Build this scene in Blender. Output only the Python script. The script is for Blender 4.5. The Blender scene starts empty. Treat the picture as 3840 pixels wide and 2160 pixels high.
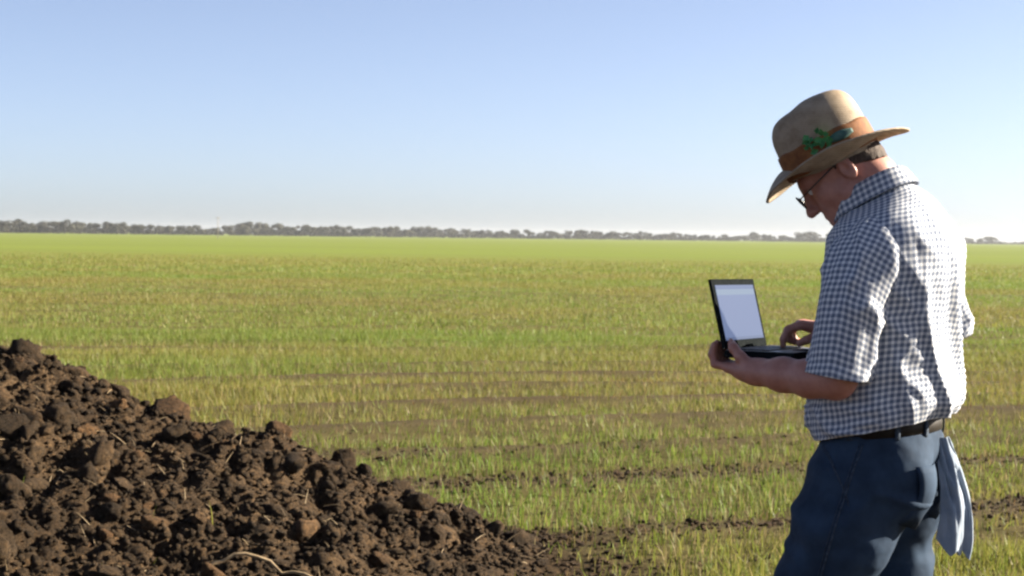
import bpy, bmesh, math, random
import numpy as np
from mathutils import Matrix, Vector

random.seed(7)
rng = np.random.default_rng(11)
scene = bpy.context.scene
COL = scene.collection
rad = math.radians

# ------------------------------------------------------------------ camera
CAM_H = 1.448
LENS = 60.0
PITCH = 1.73
ROLL = 0.71
cam_d = bpy.data.cameras.new("camera")
cam = bpy.data.objects.new("camera", cam_d)
COL.objects.link(cam)
cam_d.lens = LENS
cam_d.sensor_width = 36.0
cam_d.clip_start = 0.05
cam_d.clip_end = 20000.0
cam.matrix_world = (Matrix.Translation((0, 0, CAM_H)) @ Matrix.Rotation(rad(90 - PITCH), 4, 'X')
                    @ Matrix.Rotation(rad(ROLL), 4, 'Z'))
scene.camera = cam
cam_d.dof.use_dof = True
cam_d.dof.focus_distance = 4.6
cam_d.dof.aperture_fstop = 11.0

# ------------------------------------------------------------------ world, sun, exposure
SUN_AZ = 77.0      # degrees to the right of the view axis
SUN_EL = 24.0
world = bpy.data.worlds.new("World")
scene.world = world
world.use_nodes = True
wn = world.node_tree
bg = wn.nodes["Background"]
sky = wn.nodes.new("ShaderNodeTexSky")
sky.sky_type = 'NISHITA'
sky.sun_disc = False
sky.sun_elevation = rad(SUN_EL)
sky.sun_rotation = rad(SUN_AZ)
sky.altitude = 500.0
sky.air_density = 0.6
sky.dust_density = 1.15
sky.ozone_density = 3.0
tint_n = wn.nodes.new("ShaderNodeMix"); tint_n.data_type = 'RGBA'; tint_n.blend_type = 'MULTIPLY'
tint_n.inputs[0].default_value = 1.0; tint_n.inputs[7].default_value = (0.82, 0.775, 0.775, 1)
hsv = wn.nodes.new("ShaderNodeHueSaturation"); hsv.inputs["Saturation"].default_value = 0.82; hsv.inputs["Value"].default_value = 1.03
wn.links.new(sky.outputs[0], hsv.inputs["Color"]); wn.links.new(hsv.outputs[0], tint_n.inputs[6]); wn.links.new(tint_n.outputs[2], bg.inputs[0])
bg.inputs[1].default_value = 0.05

sun_d = bpy.data.lights.new("sun", 'SUN')
sun_d.energy = 5.0
sun_d.angle = rad(0.53)
sun_d.color = (1.0, 0.9, 0.74)
sun = bpy.data.objects.new("sun", sun_d)
COL.objects.link(sun)
S = Vector((math.cos(rad(SUN_EL)) * math.sin(rad(SUN_AZ)), math.cos(rad(SUN_EL)) * math.cos(rad(SUN_AZ)),
            math.sin(rad(SUN_EL))))
sun.rotation_euler = (-S).to_track_quat('-Z', 'Y').to_euler()

scene.view_settings.view_transform = 'Standard'
scene.view_settings.look = 'None'
scene.view_settings.gamma = 1.0
scene.view_settings.exposure = 2.25
scene.render.film_transparent = False
scene.cycles.use_denoising = True
scene.cycles.filter_width = 2.4
scene.cycles.max_bounces = 8
scene.cycles.volume_bounces = 0

# ------------------------------------------------------------------ helpers: numbers
def smoothstep(a, b, x):
    t = np.clip((x - a) / (b - a), 0, 1)
    return t * t * (3 - 2 * t)

def _hash(ix, iy, iz, seed):
    n = (ix.astype(np.int64) * 374761393 + iy.astype(np.int64) * 668265263 + iz.astype(np.int64) * 2147483647
         + seed * 1274126177) & 0xFFFFFFFF
    n = ((n ^ (n >> 13)) * 1274126177) & 0xFFFFFFFF
    n = (n ^ (n >> 16)) & 0xFFFF
    return n / 32767.5 - 1.0

def vnoise(x, y, z=None, seed=0):
    x = np.asarray(x, float); y = np.asarray(y, float); flat = z is None
    if x.shape != y.shape: x, y = np.broadcast_arrays(x, y)
    z = np.zeros_like(x) if flat else np.asarray(z, float)
    ix, iy, iz = np.floor(x), np.floor(y), np.floor(z)
    fx, fy, fz = x - ix, y - iy, z - iz
    fx = fx * fx * (3 - 2 * fx); fy = fy * fy * (3 - 2 * fy); fz = fz * fz * (3 - 2 * fz)
    r = 0
    for dz in ((0,) if flat else (0, 1)):
        wz = fz if dz else 1 - fz
        for dy in (0, 1):
            wy = fy if dy else 1 - fy
            for dx in (0, 1):
                wx = fx if dx else 1 - fx
                r = r + wx * wy * wz * _hash(ix + dx, iy + dy, iz + dz, seed)
    return r

def fbm(x, y, z=None, seed=0, octv=4, gain=0.5):
    r = 0; a = 1.0; f = 1.0; n = 0
    for o in range(octv):
        r = r + a * vnoise(np.asarray(x) * f, np.asarray(y) * f, None if z is None else np.asarray(z) * f, seed + o * 17)
        n += a; a *= gain; f *= 2.03
    return r / n

def lumps(x, y, size, seed):
    """rounded lumps of about `size` metres packed side by side: 1 at a lump's top, 0 in the gaps"""
    u, v = x / size, y / size
    iu, iv = np.floor(u), np.floor(v)
    best = np.zeros_like(u)
    for a in (-1, 0, 1):
        for b_ in (-1, 0, 1):
            cu, cv = iu + a, iv + b_
            ox = cu + 0.5 + 0.42 * _hash(cu, cv, cu * 0, seed); oy = cv + 0.5 + 0.42 * _hash(cu, cv, cu * 0, seed + 1)
            rr = 0.62 + 0.22 * _hash(cu, cv, cu * 0, seed + 2); hh = 0.75 + 0.35 * _hash(cu, cv, cu * 0, seed + 3)
            d2 = ((u - ox) ** 2 + (v - oy) ** 2) / rr ** 2
            best = np.maximum(best, hh * np.sqrt(np.clip(1 - d2, 0, 1)))
    return best

def catmull(P, n):
    """n samples along a Catmull-Rom curve through the rows of P"""
    P = np.asarray(P, float); m = len(P)
    t = np.linspace(0, m - 1, n); i = np.minimum(t.astype(int), m - 2); f = (t - i)[:, None]
    p0 = P[np.maximum(i - 1, 0)]; p1 = P[i]; p2 = P[i + 1]; p3 = P[np.minimum(i + 2, m - 1)]
    return 0.5 * (2 * p1 + (p2 - p0) * f + (2 * p0 - 5 * p1 + 4 * p2 - p3) * f ** 2 + (3 * p1 - p0 - 3 * p2 + p3) * f ** 3)

# ------------------------------------------------------------------ helpers: objects
def mesh_np(name, V, F, smooth=True):
    """mesh from arrays; F is one (n,3) or (n,4) array or a list of such"""
    Fs = F if isinstance(F, list) else [F]
    Fs = [np.asarray(f, np.int32) for f in Fs if len(f)]
    me = bpy.data.meshes.new(name)
    V = np.asarray(V, np.float32)
    me.vertices.add(len(V)); me.vertices.foreach_set("co", V.ravel())
    loops = np.concatenate([f.ravel() for f in Fs])
    tot = np.concatenate([np.full(len(f), f.shape[1], np.int32) for f in Fs])
    start = np.concatenate([[0], np.cumsum(tot)[:-1]]).astype(np.int32)
    me.loops.add(len(loops)); me.loops.foreach_set("vertex_index", loops)
    me.polygons.add(len(tot)); me.polygons.foreach_set("loop_start", start)
    me.polygons.foreach_set("use_smooth", np.full(len(tot), smooth, bool))
    me.update(calc_edges=True)
    me.validate(clean_customdata=False)
    return me

def link(name, me, mat=None, parent=None):
    o = bpy.data.objects.new(name, me)
    COL.objects.link(o)
    if me is not None and mat is not None and not me.materials:
        me.materials.append(mat)
    if parent is not None:
        o.parent = parent
    return o

def tag(o, label=None, cat=None, group=None, kind=None):
    if label: o["label"] = label
    if cat: o["category"] = cat
    if group: o["group"] = group
    if kind: o["kind"] = kind
    return o

def empty(name, loc, rz=0.0):
    o = bpy.data.objects.new(name, None)
    o.empty_display_size = 0.2
    COL.objects.link(o)
    o.location = loc; o.rotation_euler = (0, 0, rz)
    return o

def grid_faces(m, n, wrap=False):
    i = np.arange(m - 1)[:, None]; j = np.arange(n if wrap else n - 1)[None, :]
    j2 = (j + 1) % n
    a = i * n + j; b = i * n + j2; c = (i + 1) * n + j2; d = (i + 1) * n + j
    return np.stack([a, b, c, d], -1).reshape(-1, 4)

def bm_mesh(name, build, smooth=False):
    bm = bmesh.new(); build(bm)
    me = bpy.data.meshes.new(name); bm.to_mesh(me); bm.free()
    for p in me.polygons: p.use_smooth = smooth
    return me

def add_box(bm, c, s, rot=None, bevel=0.0):
    r = bmesh.ops.create_cube(bm, size=1.0)
    vs = r["verts"]
    M = Matrix.Translation(c) @ (rot.to_4x4() if rot is not None else Matrix.Identity(4)) @ Matrix.Diagonal((*s, 1))
    bmesh.ops.transform(bm, matrix=M, verts=vs)
    if bevel:
        es = list({e for v in vs for e in v.link_edges})
        bmesh.ops.bevel(bm, geom=es, offset=bevel, segments=2, affect='EDGES', profile=0.5)

def tube(P, R, n=8, cap=True):
    """tube along points P with radii R -> V, quad faces, tri faces"""
    P = np.asarray(P, float); R = np.asarray(R, float)
    T = np.gradient(P, axis=0); T /= np.linalg.norm(T, axis=1)[:, None] + 1e-12
    up = np.array([0.13, 0.21, 1.0]); 
    if abs(np.dot(T[0], up / np.linalg.norm(up))) > 0.9: up = np.array([1.0, 0.3, 0.1])
    V = []
    for p, t, r in zip(P, T, R):
        s = np.cross(t, up); s /= np.linalg.norm(s); u = np.cross(s, t); up = u
        a = np.linspace(0, 2 * np.pi, n, endpoint=False)
        V.append(p + r * (np.cos(a)[:, None] * s + np.sin(a)[:, None] * u))
    V = np.concatenate(V); m = len(P)
    Q = grid_faces(m, n, True); Tn = []
    if cap:
        V = np.concatenate([V, P[:1], P[-1:]])
        k = np.arange(n)
        Tn = np.concatenate([np.stack([np.full(n, m * n), (k + 1) % n, k], -1),
                             np.stack([np.full(n, m * n + 1), (m - 1) * n + k, (m - 1) * n + (k + 1) % n], -1)])
    return V, Q, Tn

def join_tubes(parts):
    V = []; Q = []; T = []; o = 0
    for v, q, t in parts:
        V.append(v); Q.append(q + o)
        if len(t): T.append(t + o)
        o += len(v)
    return np.concatenate(V), [np.concatenate(Q)] + ([np.concatenate(T)] if T else [])

# ------------------------------------------------------------------ helpers: materials
def new_mat(name):
    m = bpy.data.materials.new(name); m.use_nodes = True
    nt = m.node_tree; b = nt.nodes["Principled BSDF"]
    return m, nt, b

def N(nt, typ, **kw):
    n = nt.nodes.new(typ)
    for k, v in kw.items():
        setattr(n, k, v)
    return n

def noise_node(nt, scale, detail=5.0, rough=0.6, coord='Object', vec=None, stretch=None):
    t = N(nt, "ShaderNodeTexNoise")
    t.inputs["Scale"].default_value = scale; t.inputs["Detail"].default_value = detail
    t.inputs["Roughness"].default_value = rough
    if vec is None:
        tc = N(nt, "ShaderNodeTexCoord"); vec = tc.outputs[coord]
    if stretch:
        mp = N(nt, "ShaderNodeMapping"); mp.inputs["Scale"].default_value = stretch
        nt.links.new(vec, mp.inputs["Vector"]); vec = mp.outputs[0]
    nt.links.new(vec, t.inputs["Vector"])
    return t

def ramp(nt, fac, stops):
    r = N(nt, "ShaderNodeValToRGB")
    el = r.color_ramp.elements
    while len(el) < len(stops): el.new(0.5)
    for e, (p, c) in zip(el, stops):
        e.position = p; e.color = (*c, 1)
    nt.links.new(fac, r.inputs[0])
    return r

def mixc(nt, fac, a, b, blend='MIX'):
    m = N(nt, "ShaderNodeMix", data_type='RGBA', blend_type=blend)
    for s, v in ((m.inputs[0], fac), (m.inputs[6], a), (m.inputs[7], b)):
        if hasattr(v, "is_linked") or isinstance(v, bpy.types.NodeSocket): nt.links.new(v, s)
        elif isinstance(v, (int, float)): s.default_value = v
        else: s.default_value = (*v, 1)
    return m.outputs[2]

def bump(nt, b, height, strength, dist):
    bp = N(nt, "ShaderNodeBump")
    bp.inputs["Strength"].default_value = strength; bp.inputs["Distance"].default_value = dist
    nt.links.new(height, bp.inputs["Height"]); nt.links.new(bp.outputs[0], b.inputs["Normal"])

def simple_mat(name, c1, c2, scale=30, rough=0.7, bump_s=0.0, bump_d=0.002, stretch=None, spec=0.3, metal=0.0):
    m, nt, b = new_mat(name)
    t = noise_node(nt, scale, stretch=stretch)
    r = ramp(nt, t.outputs[0], [(0.3, c1), (0.7, c2)])
    nt.links.new(r.outputs[0], b.inputs["Base Color"])
    b.inputs["Roughness"].default_value = rough
    b.inputs["Specular IOR Level"].default_value = spec
    b.inputs["Metallic"].default_value = metal
    if bump_s: bump(nt, b, t.outputs[0], bump_s, bump_d)
    return m

# ================================================================== THE FIELD
BAND_A = rad(13)     # direction of the drill strips
def band_coord(x, y):
    w = 0.55 * fbm(x * 0.12, y * 0.12, seed=3, octv=2)
    near = 1 - smoothstep(9, 22, y)
    a = BAND_A + rad(12) * near * 0.6
    return -x * np.sin(a) + y * np.cos(a) + w, x * np.cos(a) + y * np.sin(a)

def cover(x, y):
    """how thick the young crop stands, 0 bare soil .. 1"""
    v, u = band_coord(x, y)
    ph = v / 1.55 + 0.35 * fbm(u * 0.06, v * 0.2, seed=27, octv=2)
    fr = np.abs(ph - np.round(ph)) * 1.55
    fr2 = np.abs(ph * 2.3 + .37 - np.round(ph * 2.3 + .37)) * 0.67
    brk = 0.62 + 0.45 * vnoise(u * 0.22, np.round(ph) * 3.1, seed=29)
    st = 1.0 * np.exp(-(fr / 0.27) ** 2) * brk + 0.4 * np.exp(-(fr2 / 0.10) ** 2) * (0.5 + 0.5 * vnoise(u * 0.18, np.round(ph * 2.3) * 2.7, seed=39))
    s = fbm(v * 0.9, u * 0.05, seed=21, octv=4, gain=0.62)
    p = fbm(x * 0.35, y * 0.28, seed=44, octv=3)
    base = 0.58 + 0.10 * smoothstep(12, 19, y) - 0.13 * (1 - smoothstep(9, 16, y)) + 0.2 * smoothstep(19, 25, y) * (1 - smoothstep(30, 48, y))
    amp = 1.0 - 0.65 * smoothstep(14, 45, y)
    c = base + 0.08 + amp * (0.42 * s + 0.46 * p) - 0.80 * st * (1 - 0.15 * smoothstep(14, 30, y)) * (1 - smoothstep(55, 95, y))
    c = c + 0.30 * (1 - smoothstep(7.9, 9.0, y))
    c = c + 0.25 * smoothstep(85, 120, y) + 0.30 * smoothstep(35, 62, y)
    return np.clip(c, 0.02, 1)

def ground_h(x, y):
    v, u = band_coord(x, y)
    fade = 1 - smoothstep(25, 70, np.hypot(x, y))
    h = 0.025 * np.cos(2 * np.pi * (v / 1.55 + 0.35 * fbm(u * 0.06, v * 0.2, seed=27, octv=2)) + 0.4) + 0.022 * fbm(v * 1.4, u * 0.12, seed=5, octv=3) + 0.016 * fbm(x * 3.0, y * 3.0, seed=8, octv=3) \
        + 0.05 * fbm(x * 0.2, y * 0.2, seed=9, octv=2)
    return h * fade

# the heap of dug soil at the left
CREST_Y = 8.2
def crest_z(x):
    xs = np.array([-9, -6, -3.46, -2.96, -2.46, -2.2, -1.87, -1.58, -1.29, -.99, -.72, -.53, -.25, -.07, .12, .28, .8])
    zs = np.array([1.05, 1.15, 1.10, .985, .845, .775, .66, .575, .515, .44, .365, .27, .165, .085, .02, -.03, -.06])
    return np.interp(x, xs, zs)

def mound_h(x, y):
    x = np.asarray(x, float); y = np.asarray(y, float)
    out = np.full(x.shape, -0.25)
    m = (x < 0.9) & (x > -11) & (y < 12) & (y > 2.5)
    if m.any(): out[m] = mound_core(x[m], y[m])
    return out

def mound_core(x, y):
    cz = crest_z(x)
    cy = CREST_Y + 0.25 * vnoise(x * 0.8, x * 0.0 + 4.0, seed=31) - 0.12 * np.clip(x + 2.5, -1, 4)
    d = y - cy
    wf = np.maximum(cz, 0) / 0.36 + 0.25
    wb = np.maximum(cz, 0) / 0.62 + 0.2
    t = np.where(d < 0, -d / wf, d / wb)
    t = np.sqrt(t * t + 0.012) - 0.11
    z = cz * (1 - np.clip(t, 0, 3)) - 0.15 * np.clip(t - 1, 0, 2)
    z = np.where(cz > 0.004, np.maximum(z, -0.25), -0.25)
    amp = smoothstep(-0.06, 0.12, z) * smoothstep(0.0, 0.16, cz)
    wx = x + 0.03 * fbm(x * 7, y * 7, seed=81, octv=2); wy = y + 0.03 * fbm(x * 7, y * 7, seed=83, octv=2)
    z = z + amp * (0.06 * fbm(x * 2.3, y * 2.3, seed=61, octv=3)
                   + 0.085 * (lumps(wx, wy, 0.21, 5) * (0.5 + 0.5 * vnoise(x * 3, y * 3, seed=19)) - 0.25)
                   + 0.050 * (lumps(wx, wy, 0.095, 15) - 0.45) + 0.024 * (lumps(wx, wy, 0.045, 25) - 0.45)
                   + 0.012 * fbm(x * 40, y * 40, seed=65, octv=2))
    return z

def spill(x, y):
    """loose soil thinning out from the foot of the heap"""
    e = np.hypot(np.maximum(x - 0.10 - 0.35 * (8 - y), 0) / 0.62, np.maximum(y - 8.1, 0) / 0.7) + 0.45 * fbm(x * 2.2, y * 2.2, seed=57, octv=3)
    return np.clip(1.1 - e, 0, 1) * (x < 3)

def ground_top(x, y):
    return np.maximum(ground_h(x, y), mound_h(x, y))

# ---- soil and field material
def soil_nodes(nt, coord_vec=None):
    g = N(nt, "ShaderNodeNewGeometry")
    t1 = noise_node(nt, 5.0, 8, 0.7, vec=g.outputs["Position"])
    t2 = noise_node(nt, 55.0, 8, 0.75, vec=g.outputs["Position"])
    c1 = ramp(nt, t1.outputs[0], [(0.28, (0.015, 0.0105, 0.0065)), (0.5, (0.036, 0.025, 0.0145)), (0.72, (0.084, 0.058, 0.033))])
    c2 = ramp(nt, t2.outputs[0], [(0.32, (0.4, 0.38, 0.36)), (0.5, (1.0, 1.0, 1.0)), (0.68, (1.9, 1.75, 1.55))])
    return mixc(nt, 1.0, c1.outputs[0], c2.outputs[0], 'MULTIPLY'), t2

M_SOIL, nt, b = new_mat("dug_soil")
col, t2 = soil_nodes(nt)
oi = N(nt, "ShaderNodeObjectInfo")
rr = ramp(nt, oi.outputs["Random"], [(0.0, (0.6, 0.55, 0.5)), (0.5, (1.05, 1.0, 0.95)), (0.8, (1.5, 1.35, 1.2)), (1.0, (2.1, 1.65, 1.3))])
col = mixc(nt, 1.0, col, rr.outputs[0], 'MULTIPLY')
nt.links.new(col, b.inputs["Base Color"])
b.inputs["Roughness"].default_value = 0.95; b.inputs["Specular IOR Level"].default_value = 0.15
bump(nt, b, t2.outputs[0], 1.0, 0.035)

M_FIELD, nt, b = new_mat("field_soil_and_crop")
col, t2 = soil_nodes(nt)
at = N(nt, "ShaderNodeAttribute", attribute_name="cover")
sep = N(nt, "ShaderNodeSeparateColor"); nt.links.new(at.outputs["Color"], sep.inputs[0])
tg = noise_node(nt, 1.3, 8, 0.7, stretch=(0.35, 1.0, 1.0))
tf = noise_node(nt, 0.045, 6, 0.6, stretch=(0.18, 1.0, 1.0))
green = ramp(nt, tg.outputs[0], [(0.25, (0.082, 0.085, 0.020)), (0.5, (0.124, 0.126, 0.027)), (0.75, (0.172, 0.160, 0.044))])
farg = ramp(nt, tf.outputs[0], [(0.3, (0.112, 0.136, 0.026)), (0.55, (0.125, 0.155, 0.027)), (0.8, (0.155, 0.168, 0.036))])
gcol = mixc(nt, sep.outputs[1], green.outputs[0], farg.outputs[0])
straw = ramp(nt, t2.outputs[0], [(0.3, (0.05148, 0.03775, 0.02059)), (0.7, (0.1373, 0.1098, 0.05833))])
dcol = mixc(nt, 0.30, col, straw.outputs[0])
fcol0 = mixc(nt, sep.outputs[0], dcol, gcol)
fcol = mixc(nt, sep.outputs[2], fcol0, col)
nt.links.new(fcol, b.inputs["Base Color"])
b.inputs["Roughness"].default_value = 1.0; b.inputs["Specular IOR Level"].default_value = 0.05
bump(nt, b, t2.outputs[0], 0.6, 0.02)

# ---- the ground: one sheet, fine near the camera, out to the horizon
def nonuni(a0, a1, step, far, ratio):
    c = list(np.arange(a0, a1 + 1e-6, step)); d = step
    while c[-1] < far:
        d *= ratio; c.append(c[-1] + d)
    return c
xp = nonuni(0, 5.0, 0.07, 3000, 1.09)
gx = np.array([-v for v in xp[:0:-1]] + xp)
yp = nonuni(4.5, 14.0, 0.06, 3000, 1.035)
yb = [4.5 - v for v in nonuni(0, 0.5, 0.5, 300, 1.5)[:0:-1]]
gy = np.array(yb + yp)
GX, GY = np.meshgrid(gx, gy)
GZ = ground_h(GX, GY)
me = mesh_np("field_ground", np.stack([GX, GY, GZ], -1).reshape(-1, 3), grid_faces(len(gy), len(gx)))
cv = cover(GX, GY)
dist = np.hypot(GX, GY)
nearblend = smoothstep(18, 60, dist)
c_gr = np.clip(cv * (0.45 + 0.62 * nearblend), 0, 1)
c_far = smoothstep(90, 135, GY + 0.04 * GX)
ca = me.color_attributes.new("cover", 'FLOAT_COLOR', 'POINT')
buf = np.zeros((GX.size, 4), np.float32); buf[:, 0] = c_gr.ravel(); buf[:, 1] = c_far.ravel(); buf[:, 2] = spill(GX, GY).ravel(); buf[:, 3] = 1
ca.data.foreach_set("color", buf.ravel())
ground = link("field_ground", me, M_FIELD)
tag(ground, kind="structure")

# ---- young crop and stubble: blades, too many to count
M_GRASS, nt, b = new_mat("crop_blades")
at = N(nt, "ShaderNodeAttribute", attribute_name="tint")
nt.links.new(at.outputs["Color"], b.inputs["Base Color"])
b.inputs["Roughness"].default_value = 0.55; b.inputs["Specular IOR Level"].default_value = 0.25
tr = N(nt, "ShaderNodeBsdfTranslucent"); nt.links.new(at.outputs["Color"], tr.inputs["Color"])
mx = N(nt, "ShaderNodeMixShader"); mx.inputs[0].default_value = 0.42
nt.links.new(b.outputs[0], mx.inputs[1]); nt.links.new(tr.outputs[0], mx.inputs[2])
nt.links.new(mx.outputs[0], nt.nodes["Material Output"].inputs[0])

def scatter_blades(n, y0, y1, hmin, hmax, w, segs, thin, seed):
    r = np.random.default_rng(seed)
    # even over the wedge the camera sees, with a margin to both sides
    yy = np.sqrt(r.uniform(y0 ** 2, y1 ** 2, n))
    xx = r.uniform(-1, 1, n) * (0.36 * yy + 0.9)
    c = cover(xx, yy)
    rowv, _ = band_coord(xx, yy)
    row = 0.5 + 0.5 * np.cos(rowv * 2 * np.pi / 0.17)
    mh = mound_h(xx, yy); gh = ground_h(xx, yy)
    onm = mh - gh
    keep = r.random(n) < np.clip((c - 0.16) * 1.35, 0.10, 1) ** thin * (0.45 + 0.55 * row)
    keep &= r.random(n) > smoothstep(48, 118, yy)
    keep &= r.random(n) > spill(xx, yy) * 0.75
    keep &= r.random(n) > smoothstep(-0.06, 0.03, onm) * 0.985
    xx, yy, c = xx[keep], yy[keep], c[keep]
    n = len(xx)
    zz = ground_top(xx, yy) - 0.006
    clump = 0.5 + 0.5 * vnoise(xx * 2.2, yy * 2.2, seed=91)
    h = r.uniform(hmin, hmax, n) * (0.6 + 0.55 * clump) * (0.65 + 0.45 * c)
    a = r.uniform(0, 2 * np.pi, n); la = r.uniform(0, 2 * np.pi, n); ln = np.abs(r.normal(0, 0.5, n)) * h
    ww = w * r.uniform(0.6, 1.4, n)
    dx, dy = np.cos(a) * ww, np.sin(a) * ww
    lx, ly = np.cos(la) * ln, np.sin(la) * ln
    base = np.stack([xx, yy, zz], -1); side = np.stack([dx, dy, dx * 0], -1); lean = np.stack([lx, ly, dx * 0], -1)
    up = np.zeros((n, 3)); up[:, 2] = h
    if segs == 2:
        P = np.stack([base - side, base + side, base + lean * 0.3 + up * 0.55 - side * 0.75,
                      base + lean * 0.3 + up * 0.55 + side * 0.75, base + lean + up], 1)
        k = np.arange(n)[:, None] * 5
        Q = k + np.array([[0, 1, 3, 2]]); T = k + np.array([[2, 3, 4]]); nv = 5
        F = [Q, T]
    else:
        P = np.stack([base - side, base + side, base + lean + up], 1)
        k = np.arange(n)[:, None] * 3
        F = [k + np.array([[0, 1, 2]])]; nv = 3
    # tints: yellow green, fresh green, straw
    q = r.random(n)
    bv, bu = band_coord(xx, yy)
    fresh = 0.5 + 0.5 * np.clip(0.8 * vnoise(xx * 0.3, yy * 0.22, seed=71) + 0.6 * vnoise(bv / 1.55, bu * 0.05, seed=73) + 0.12, -1, 1)
    tint = np.empty((n, 3))
    tint[:] = (0.172, 0.172, 0.036)
    g = q < 0.27 + 0.36 * (fresh > 0.55)
    tint[g] = (0.132, 0.170, 0.028)
    s = q > 0.62 + 0.36 * c
    tint[s] = (0.235, 0.185, 0.083)
    tint *= 1 + (fresh[:, None] - 0.5) * np.array([-0.18, 0.16, -0.15])
    tint[c < 0.40] *= (0.72, 0.62, 0.62)
    tint *= r.uniform(0.72, 1.22, n)[:, None]
    return P.reshape(-1, 3), F, np.repeat(tint, nv, 0)

def build_blades(name, sets, label):
    V = []; Q = []; T = []; C = []; o = 0
    for v, F, t in sets:
        V.append(v); C.append(t)
        for f in F: (Q if f.shape[1] == 4 else T).append(f + o)
        o += len(v)
    me = mesh_np(name, np.concatenate(V), ([np.concatenate(Q)] if Q else []) + [np.concatenate(T)], smooth=False)
    ca = me.color_attributes.new("tint", 'FLOAT_COLOR', 'POINT')
    C = np.concatenate(C); buf = np.ones((len(C), 4), np.float32); buf[:, :3] = C
    ca.data.foreach_set("color", buf.ravel())
    o = link(name, me, M_GRASS)
    tag(o, label, "grass", kind="stuff")

build_blades("crop_grass", [scatter_blades(140000, 4.8, 12, 0.05, 0.130, 0.0028, 2, 1.0, 1),
                            scatter_blades(260000, 12, 25, 0.055, 0.125, 0.0040, 1, 1.0, 2),
                            scatter_blades(290000, 25, 62, 0.05, 0.115, 0.0075, 1, 0.9, 3),
                            scatter_blades(260000, 55, 120, 0.05, 0.12, 0.017, 1, 0.9, 4)],
             "thin yellow-green young crop and stubble growing over the field")

# ---- clods
def clod_mesh(name, seed, sub=2):
    bm = bmesh.new()
    bmesh.ops.create_icosphere(bm, subdivisions=sub, radius=1.0)
    r = random.Random(seed)
    sc = (r.uniform(0.8, 1.25), r.uniform(0.8, 1.25), r.uniform(0.6, 0.95))
    co = np.array([v.co[:] for v in bm.verts])
    d = 1 + 0.40 * fbm(co[:, 0] * 1.5 + seed * 7.3, co[:, 1] * 1.5, co[:, 2] * 1.5, seed=seed, octv=2) \
        + (0.30 * fbm(co[:, 0] * 4.0 + seed * 3.1, co[:, 1] * 4.0, co[:, 2] * 4.0, seed=seed + 3, octv=3, gain=0.7) if sub > 2 else 0) \
        + 0.10 * _hash(np.round(co[:, 0] * 50), np.round(co[:, 1] * 50), np.round(co[:, 2] * 50), seed)
    # a few broken flat faces
    for k in range(4):
        nrm = np.array([r.gauss(0, 1), r.gauss(0, 1), r.gauss(0, 1)]); nrm /= np.linalg.norm(nrm)
        lim = r.uniform(0.68, 0.9)
        dot = (co * d[:, None]) @ nrm
        d = np.where(dot > lim, d * lim / np.maximum(dot, 1e-6), d)
    for v, k in zip(bm.verts, d):
        v.co = Vector((v.co.x * k * sc[0], v.co.y * k * sc[1], v.co.z * k * sc[2]))
    me = bpy.data.meshes.new(name); bm.to_mesh(me); bm.free()
    for p in me.polygons: p.use_smooth = sub > 1
    return me

# the heap itself
mx_ = np.concatenate([np.arange(-7.0, -3.4, 0.06), np.arange(-3.4, 1.0, 0.0125)]); my_ = np.concatenate([np.arange(3.4, 5.0, 0.05), np.arange(5.0, 8.9, 0.0125), np.arange(8.9, 10.8, 0.05)])
MX, MY = np.meshgrid(mx_, my_)
MZ = mound_h(MX, MY)
below = MZ < ground_h(MX, MY) - 0.08
V = np.stack([MX, MY, np.maximum(MZ, -0.3)], -1).reshape(-1, 3)
F = grid_faces(len(my_), len(mx_))
F = F[~np.all(below.ravel()[F], axis=1)]
used = np.unique(F); remap = -np.ones(len(V), int); remap[used] = np.arange(len(used))
mound = link("soil_mound", mesh_np("soil_mound", V[used], remap[F]), M_SOIL)
tag(mound, "heap of dark brown dug-up soil clods in the left foreground", "soil heap")

variants = [clod_mesh("clod_shape", 100 + k, 3) for k in range(14)]
r_ = random.Random(5)
def place_clod(me, x, y, s, sink=0.25):
    z = float(ground_top(np.array([x]), np.array([y]))[0])
    o = bpy.data.objects.new("clod", me); COL.objects.link(o)
    if not me.materials: me.materials.append(M_SOIL)
    o.location = (x, y, z + s * (0.55 - sink))
    o.rotation_euler = (r_.uniform(-.6, .6), r_.uniform(-.6, .6), r_.uniform(0, 6.28))
    o.scale = (s * r_.uniform(.85, 1.25), s * r_.uniform(.85, 1.2), s * r_.uniform(.75, 1.1))
    o.parent = mound
    return o
n_cl = 0
# the big ones along the crest that break the outline
for x, dy, s in ((-2.33, .0, .10), (-2.1, .02, .11), (-1.86, .0, .085), (-1.62, .0, .12), (-1.4, .03, .09), (-1.17, .0, .115),
                 (-.98, .02, .07), (-.78, .0, .10), (-.55, .02, .11), (-.42, -.05, .07), (-.2, .0, .08), (0.05, -.1, .07),
                 (-1.95, -1.75, .15), (-1.5, -.4, .09), (-2.0, -.6, .11), (-2.3, -.5, .1), (-1.0, -.9, .1)):
    cy = CREST_Y - 0.12 * max(-1, min(4, x + 2.5))
    place_clod(variants[n_cl % 14], x, cy + dy, s * .70, .5); n_cl += 1
while n_cl < 290:
    y = r_.uniform(5.2, 9.2); x = r_.uniform(-0.33 * y - 0.25, 0.9)
    mz = float(mound_h(np.array([x]), np.array([y]))[0])
    if mz < 0.0 or (y > CREST_Y + 0.35 and r_.random() < 0.8): continue
    s = 0.022 + 0.045 * r_.random() ** 2.4
    place_clod(variants[n_cl % 14], x, y, s, r_.uniform(0.3, 0.7)); n_cl += 1

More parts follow.
